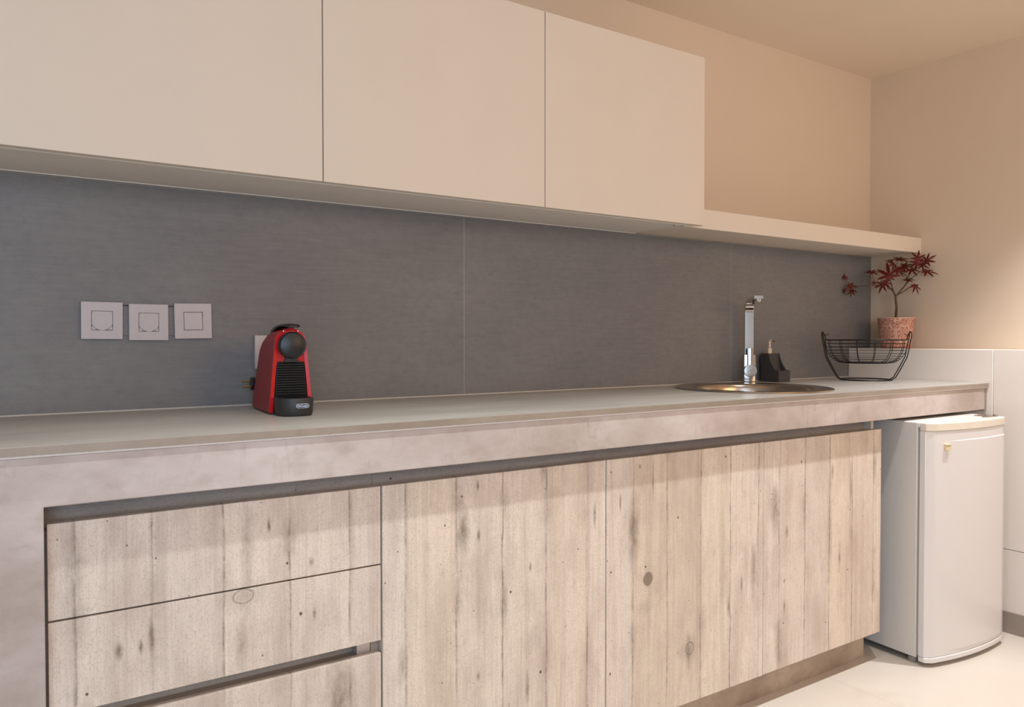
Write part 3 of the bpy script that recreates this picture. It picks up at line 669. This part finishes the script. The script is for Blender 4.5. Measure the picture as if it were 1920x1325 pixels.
# Y runs from 0 (back) to -0.105 (front); side walls higher than the scooped middle
def crv(z_hi, z_lo, y0, y1, n=12, tail=0.0):
    return [(y0+(y1-y0)*(1-math.cos(PI/2*i/n)), z_hi-(z_hi-z_lo)*math.sin(PI/2*i/n)) for i in range(n+1)]
outer_p = [(0.0, 0.0), (0.0, 0.107), (-0.046, 0.107)]+[(-0.048-0.036*(i/12)**1.7, 0.105-0.060*(i/12)) for i in range(1, 13)]+[(-0.105, 0.043), (-0.105, 0.0)]
inner_p = [(0.0, 0.0), (0.0, 0.107), (-0.044, 0.107)]+[(-0.0445-0.026*(i/12)**2.2, 0.105-0.083*(i/12)) for i in range(1, 13)]+[(-0.100, 0.016), (-0.100, 0.0)]
mb = MB(); mb.prism(outer_p, 0, 0.0, 0.0045); mb.prism(outer_p, 0, 0.0555, 0.060); mb.prism(inner_p, 0, 0.0043, 0.0557)
mb.box((0.0044, -0.105, 0.0), (0.0556, -0.0995, 0.043))
mb.build('holder', M['soap'], so, bevel=0.0012)
MB().lathe([(0, 0), (0.0085, 0), (0.0085, 0.019), (0.0078, 0.020), (0, 0.020)], 24).build('pump_collar', M['cream'], so, smooth=True, loc=(0.026, -0.024, 0.107))
pm = MB().tube([(0.026, -0.024, 0.126), (0.026, -0.024, 0.137), (0.026, -0.024, 0.146)], [0.003, 0.0042, 0.0042], 12).build('pump_stem', M['cream'], so, smooth=True)
MB().tube([(0.026, -0.022, 0.1455), (0.026, -0.024, 0.152), (0.026, -0.028, 0.155), (0.026, -0.034, 0.1558)], [0.0055, 0.0055, 0.0050, 0.0036], 12).build('pump_head', M['cream'], so, smooth=True)
MB().tube([(0.026, -0.033, 0.1552), (0.026, -0.054, 0.1530)], 0.0016, 8).build('nozzle', M['bark'], so, smooth=True)

# ------------------------------------------------------------------ wire basket
BX, BY = -0.352, -0.205
bk = thing('wire_basket', 'black wire fruit basket with raised handles on the worktop near the right wall', 'basket', (BX, BY, ZT), -YAW-0.2); bk.scale = (0.94, 0.94, 1.0)
# local X runs between the two handles
def circ(r, z, n=48): return [(r*math.cos(2*PI*i/n), r*math.sin(2*PI*i/n), z) for i in range(n)]
BR, BZ, BB = 0.158, 0.158, 0.068
def brad(f): return 0.085+(BR-0.085)*math.sin(PI/2*f)**0.9
MB().tube(circ(BR, BZ), 0.0022, 8, closed=True).build('rim', M['wire'], bk, smooth=True)
mb = MB()
nr = 10
for i in range(0, nr):
    f = i/nr; mb.tube(circ(brad(f), BB+(BZ-BB)*(1-math.cos(PI/2*f))**1.0 if i else BB), 0.0009 if i else 0.0016, 6, closed=True)
mb.build('ring_wires', M['wire'], bk, smooth=True)
mb = MB()
for k2 in range(14):
    a = 2*PI*(k2+0.5)/14; pp = [(0.0, BB-0.001)] if False else []
    for i in range(0, 13):
        f = i/12; pp.append((brad(f), BB+(BZ-BB)*(1-math.cos(PI/2*f))))
    mb.tube([(r_*math.cos(a), r_*math.sin(a), z_) for r_, z_ in pp], 0.0013, 6)
for k2 in range(7):
    a = 2*PI*(k2+0.5)/14
    mb.tube([(0.086*math.cos(a), 0.086*math.sin(a), BB), (-0.086*math.cos(a), -0.086*math.sin(a), BB)], 0.0011, 6)
mb.build('rib_wires', M['wire'], bk, smooth=True)
MB().tube(circ(0.100, 0.0024), 0.0024, 8, closed=True).build('base_ring', M['wire'], bk, smooth=True)
for s in (-1, 1):
    mb = MB()
    for dy in (-0.016, 0.016):
        mb.tube([(s*0.098, dy, 0.0026), (s*0.112, dy, 0.012), (s*0.135, dy, 0.052), (s*0.156, dy, 0.092), (s*0.1625, dy, 0.125), (s*0.1705, dy, 0.165), (s*0.1725, dy, 0.178)], 0.0022, 8)
    mb.tube([(s*0.1725, -0.016, 0.178), (s*0.1722, -0.013, 0.1855), (s*0.171, -0.006, 0.1895), (s*0.171, 0.006, 0.1895), (s*0.1722, 0.013, 0.1855), (s*0.1725, 0.016, 0.178)], 0.0022, 8)
    # hook that carries the bowl
    mb.tube([(s*0.171, 0.0, 0.1895), (s*0.166, 0.0, 0.182), (s*0.160, 0.0, 0.170), (s*0.159, 0.0, 0.158)], 0.0022, 8)
    mb.tube([(s*0.164, 0.0, 0.177), (s*0.155, 0.0, 0.1775), (s*0.148, 0.0, 0.1815)], 0.0014, 6)
    mb.build('handle', M['wire'], bk, smooth=True)

# ------------------------------------------------------------------ potted maple
PX, PY = -0.0835, -0.173
pl = thing('potted_maple', 'small dark red maple in a lace-patterned terracotta pot on the tiled ledge', 'potted plant', (PX, PY, ZL), -1.05)
PH = 0.127
MB().lathe([(0, 0), (0.054, 0), (0.057, 0.003), (0.0705, PH-0.004), (0.0715, PH-0.002), (0.071, PH), (0.067, PH), (0.066, PH-0.012), (0, PH-0.012)], 56).build('pot', M['pot'], pl, smooth=True)
MB().lathe([(0, PH-0.006), (0.03, PH-0.007), (0.0655, PH-0.0095), (0.0655, PH-0.0115), (0, PH-0.0115)], 40).build('soil', M['soil'], pl, smooth=True)
PPM = 456.0
def pp(zx, zy, d=0.0):       # offsets read from the photograph, relative to the pot's centre and foot
    px = 1560+zx*0.1509; py = 460+zy*0.1509
    x = (px-1679.5)/508.0
    return Vector((x, d-0.32*max(0.0, -x), (656.5-py)/PPM))
def br(pts, r0, r1):
    # smooth the path a little
    P3 = [Vector(p) for p in pts]
    for _ in range(2):
        Q = [P3[0]]
        for a, b in zip(P3, P3[1:]): Q += [a*0.75+b*0.25, a*0.25+b*0.75]
        Q.append(P3[-1]); P3 = Q
    n = len(P3)
    return P3, [r0+(r1-r0)*i/(n-1) for i in range(n)]
mb = MB()
for pts, r0, r1 in [
    ([pp(785, 925), pp(788, 880), pp(795, 780), pp(783, 700), pp(782, 630)], 0.0052, 0.0042),
    ([pp(782, 650), pp(760, 600), pp(725, 555), pp(700, 540), pp(685, 505), pp(640, 480, 0.004)], 0.0040, 0.0024),
    ([pp(755, 600), pp(740, 545, -0.01), pp(722, 480, -0.018), pp(700, 420, -0.028)], 0.0030, 0.0016),
    ([pp(650, 500), pp(600, 505), pp(540, 510, 0.005), pp(440, 508, 0.01), pp(350, 516, 0.012), pp(260, 500, 0.015), pp(200, 505, 0.02)], 0.0022, 0.0012),
    ([pp(440, 508, 0.01), pp(438, 450, 0.008), pp(455, 380, 0.004), pp(468, 345, 0.0)], 0.0013, 0.0009),
    ([pp(550, 510, 0.005), pp(515, 470, 0.0), pp(495, 400, -0.004), pp(478, 355)], 0.0014, 0.0008),
    ([pp(205, 505, 0.02), pp(160, 450, 0.025), pp(135, 405, 0.03)], 0.0011, 0.0008),
    ([pp(205, 505, 0.02), pp(140, 540, 0.03), pp(110, 560, 0.035)], 0.0011, 0.0008),
    ([pp(786, 645), pp(830, 595, 0.004), pp(895, 520, 0.006), pp(925, 470, 0.006), pp(930, 410, 0.004), pp(870, 360), pp(800, 330)], 0.0034, 0.0014),
    ([pp(790, 640), pp(870, 600, -0.006), pp(965, 535, -0.014), pp(1000, 505, -0.018), pp(1020, 520, -0.02)], 0.0024, 0.0012),
    ([pp(905, 505, 0.006), pp(960, 450, 0.002), pp(1030, 385, -0.004), pp(1090, 345, -0.006), pp(1150, 340, -0.008)], 0.0020, 0.0010),
    ([pp(930, 420, 0.004), pp(960, 360, 0.002), pp(1000, 320), pp(1030, 250, -0.004), pp(1050, 190, -0.006)], 0.0018, 0.0010),
    ([pp(1010, 310), pp(1070, 280, 0.004), pp(1130, 240, 0.006)], 0.0013, 0.0008),
    ([pp(800, 335), pp(780, 280, 0.004), pp(790, 230, 0.006), pp(830, 185, 0.006)], 0.0014, 0.0008),
    ([pp(785, 280, 0.004), pp(760, 260, 0.002), pp(735, 215)], 0.0010, 0.0007),
    ([pp(870, 360), pp(890, 300, 0.004), pp(900, 270, 0.006)], 0.0010, 0.0007),
]:
    P3, rr = br(pts, r0, r1); mb.tube(P3, rr, 7)
mb.build('trunk_and_branches', M['bark'], pl, smooth=True)
# small mossy stubs at the foot of the trunk
mb = MB(); mb.lathe([(0, 0), (0.010, 0.001), (0.0085, 0.008), (0.006, 0.014), (0, 0.016)], 9); mb.build('root_collar', M['bark'], pl, loc=(-0.001, 0, PH-0.008))
def leaf(R, droop):
    """palmate seven-lobed leaf, thin but solid, in its own plane, tip towards +Z"""
    mbl = MB(); lobes = [(-142, 0.50), (-98, 0.80), (-48, 0.96), (0, 1.08), (48, 0.96), (98, 0.80), (142, 0.50)]
    out = []
    for i, (a, l_) in enumerate(lobes):
        ar = math.radians(a); tip = (math.sin(ar)*l_*R, math.cos(ar)*l_*R)
        for sgn in (-1, 1):
            pass
        wd_ = 0.105*R*(0.8+0.3*l_)
        side = (math.cos(ar), -math.sin(ar))
        mid = (math.sin(ar)*l_*R*0.52, math.cos(ar)*l_*R*0.52)
        out.append(('n', (mid[0]-side[0]*wd_, mid[1]-side[1]*wd_)))
        q3 = (math.sin(ar)*l_*R*0.78, math.cos(ar)*l_*R*0.78)
        out.append(('n', (q3[0]-side[0]*wd_*0.62, q3[1]-side[1]*wd_*0.62)))
        out.append(('t', tip))
        out.append(('n', (q3[0]+side[0]*wd_*0.62, q3[1]+side[1]*wd_*0.62)))
        out.append(('n', (mid[0]+side[0]*wd_, mid[1]+side[1]*wd_)))
        if i < 6:
            an = math.radians((a+lobes[i+1][0])/2); out.append(('v', (math.sin(an)*R*0.24, math.cos(an)*R*0.24)))
    pts = [p for _, p in out]
    def zf(p): rr_ = (p[0]**2+p[1]**2)/(R*R); return -droop*R*rr_*0.5
    top = [mbl.bm.verts.new((p[0], -zf(p)*1.0, p[1])) for p in pts]; c0 = mbl.bm.verts.new((0, 0, 0))
    n = len(top)
    fs = []
    for i in range(n): fs.append(mbl.bm.faces.new((c0, top[i], top[(i+1) % n])))
    g_ = bmesh.ops.extrude_face_region(mbl.bm, geom=fs)
    bmesh.ops.translate(mbl.bm, vec=(0, 0.0005, 0), verts=[v for v in g_['geom'] if isinstance(v, bmesh.types.BMVert)])
    return mbl
LV = [  # photo x, y, radius, depth, tilt about x, spin, turn about z
    (1050, 150, 78, -0.012, 15, 12, 10), (1160, 205, 74, 0.004, 10, 55, -25), (1035, 235, 74, -0.022, -20, 185, 0), (830, 182, 92, 0.006, 72, 20, 10),
    (745, 240, 62, 0.0, 25, 200, 50), (695, 395, 118, -0.034, 8, -8, 0), (800, 325, 80, -0.020, 35, 95, 20), (612, 500, 74, -0.012, 10, 200, 0),
    (975, 325, 78, -0.012, 55, 150, 0), (930, 445, 66, 0.0, 68, 30, 0), (1155, 348, 92, -0.010, 62, 100, 10), (1020, 530, 72, -0.022, 30, 165, 40),
    (470, 340, 82, 0.0, 58, 25, 0), (205, 510, 76, 0.02, 30, 140, 30), (225, 575, 52, 0.022, 30, 190, -20), (132, 405, 46, 0.03, 20, 10, 30), (110, 562, 46, 0.036, 20, 200, -30),
    (895, 265, 78, 0.010, 50, 60, 0), (1105, 262, 62, 0.004, 20, 120, 0), (720, 200, 48, 0.002, 60, -60, 20), (510, 480, 34, 0.0, 30, -40, 0), (870, 300, 60, -0.008, 45, 200, 0),
    (1100, 215, 60, 0.012, 30, -30, 15), (655, 470, 66, -0.026, 20, 160, 10)]
for (zx, zy, rr_, d, tl, spn, tz) in LV:
    me_ = leaf(rr_*0.1509/PPM*1.5, 0.5).build('leaf', M['leaf'], pl)
    if zy < 240 and zx > 950: zy += (42 if zy < 170 else 14); d -= 0.022
    p = pp(zx, zy, d); me_.location = p
    me_.rotation_euler = (Matrix.Rotation(math.radians(tz), 3, 'Z') @ Matrix.Rotation(math.radians(-min(tl, 58)), 3, 'X') @ Matrix.Rotation(math.radians(spn), 3, 'Y')).to_euler()

# ------------------------------------------------------------------ fridge
FR = math.radians(-4.2)
fr = thing('mini_fridge', 'white under-counter mini fridge with a bowed door at the end of the worktop', 'fridge', (-0.7165, -0.612, 0.0), FR)
FW, FD, FZ0, FZ1 = 0.445, 0.44, 0.022, 0.792
bx((0, 0, FZ0), (FW, FD, FZ1)).build('body', M['white_side'], fr, bevel=0.003)
bx((0.006, -0.0075, FZ0+0.01), (FW-0.006, -0.0002, FZ1-0.012)).build('gasket', M['gasket'], fr)
def bowed(x0, x1, ybk, t, b, inset=0.0, n=22, rc=0.012):
    pts = [(x1-inset, ybk), (x0+inset, ybk)]
    for i in range(n+1):
        u_ = i/n; x = x0+inset+(x1-x0-2*inset)*u_; e = min(u_, 1-u_)*(x1-x0)
        y = ybk-t-b*(1-(2*u_-1)**2)
        if e < rc: y += rc*(1-math.sqrt(max(0, 1-(1-e/rc)**2)))*0.9
        pts.append((x, y))
    return pts
DBK = -0.008
zA, zB = FZ0-0.008, FZ1-0.001
dr = MB()
dr.prism(bowed(-0.001, FW+0.002, DBK, 0.030, 0.024), 2, zA+0.018, zB-0.026)
door = dr.build('door', M['white'], fr, smooth=True, bevel=0.0015)
MB().prism(bowed(-0.001, FW+0.002, DBK, 0.0325, 0.024), 2, zB-0.0255, zB).build('top_cap', M['ivory'], door, smooth=True, bevel=0.002)
MB().prism(bowed(-0.001, FW+0.002, DBK, 0.0325, 0.025), 2, zA, zA+0.0175).build('bottom_cap', M['white'], door, smooth=True, bevel=0.003)
# slightly raised face with a soft border
fp = bowed(0.026, FW-0.004, DBK-0.020, 0.0140, 0.0225, 0.0, 22, 0.010)
MB().prism(fp, 2, zA+0.030, zB-0.058).build('door_face', M['white'], door, smooth=True, bevel=0.004)
bgx = 0.070; u_ = (bgx+0.001)/(FW+0.003); by = DBK-0.034-0.0225*(1-(2*u_-1)**2)
bd = bx((-0.0115, -0.0035, -0.0100), (0.0115, 0.010, 0.0100)).build('badge', M['gold'], door, bevel=0.0008, loc=(bgx+0.004, by-0.0015, zB-0.078), rot=(0, 0, math.radians(-8)))
MB().lathe([(0, 0.0006), (0.0017, 0.0006), (0.0017, 0), (0, 0)], 12).build('badge_emblem', M['dark'], bd, loc=(-0.0065, -0.0036, 0.004), rot=(PI/2, 0, 0))
bx((-0.0030, -0.0040, 0.0032), (0.0090, -0.0034, 0.0048)).build('badge_print', M['brass'], bd)
# top hinge at the right
mb = MB(); mb.box((FW-0.075, -0.018, FZ1+0.0003), (FW-0.010, 0.030, FZ1+0.0025)); mb.lathe([(0, FZ1+0.0003), (0.006, FZ1+0.0003), (0.006, FZ1+0.0055), (0, FZ1+0.0055)], 12, (FW-0.018, -0.010))
mb.lathe([(0, FZ1+0.0003), (0.004, FZ1+0.0003), (0.004, FZ1+0.0045), (0, FZ1+0.0045)], 10, (FW-0.060, 0.020))
mb.build('hinge', M['steel'], fr)
bx((0.0, -0.006, FZ1-0.016), (0.008, 0.0, FZ1-0.002)).build('hinge_stop', M['print'], fr)
for x, y in ((0.03, 0.03), (FW-0.03, 0.03), (0.03, FD-0.03), (FW-0.03, FD-0.03)):
    MB().lathe([(0, 0), (0.014, 0), (0.014, 0.012), (0.008, 0.014), (0.008, FZ0), (0, FZ0)], 16).build('foot', M['gasket'], fr, loc=(x, y, 0))
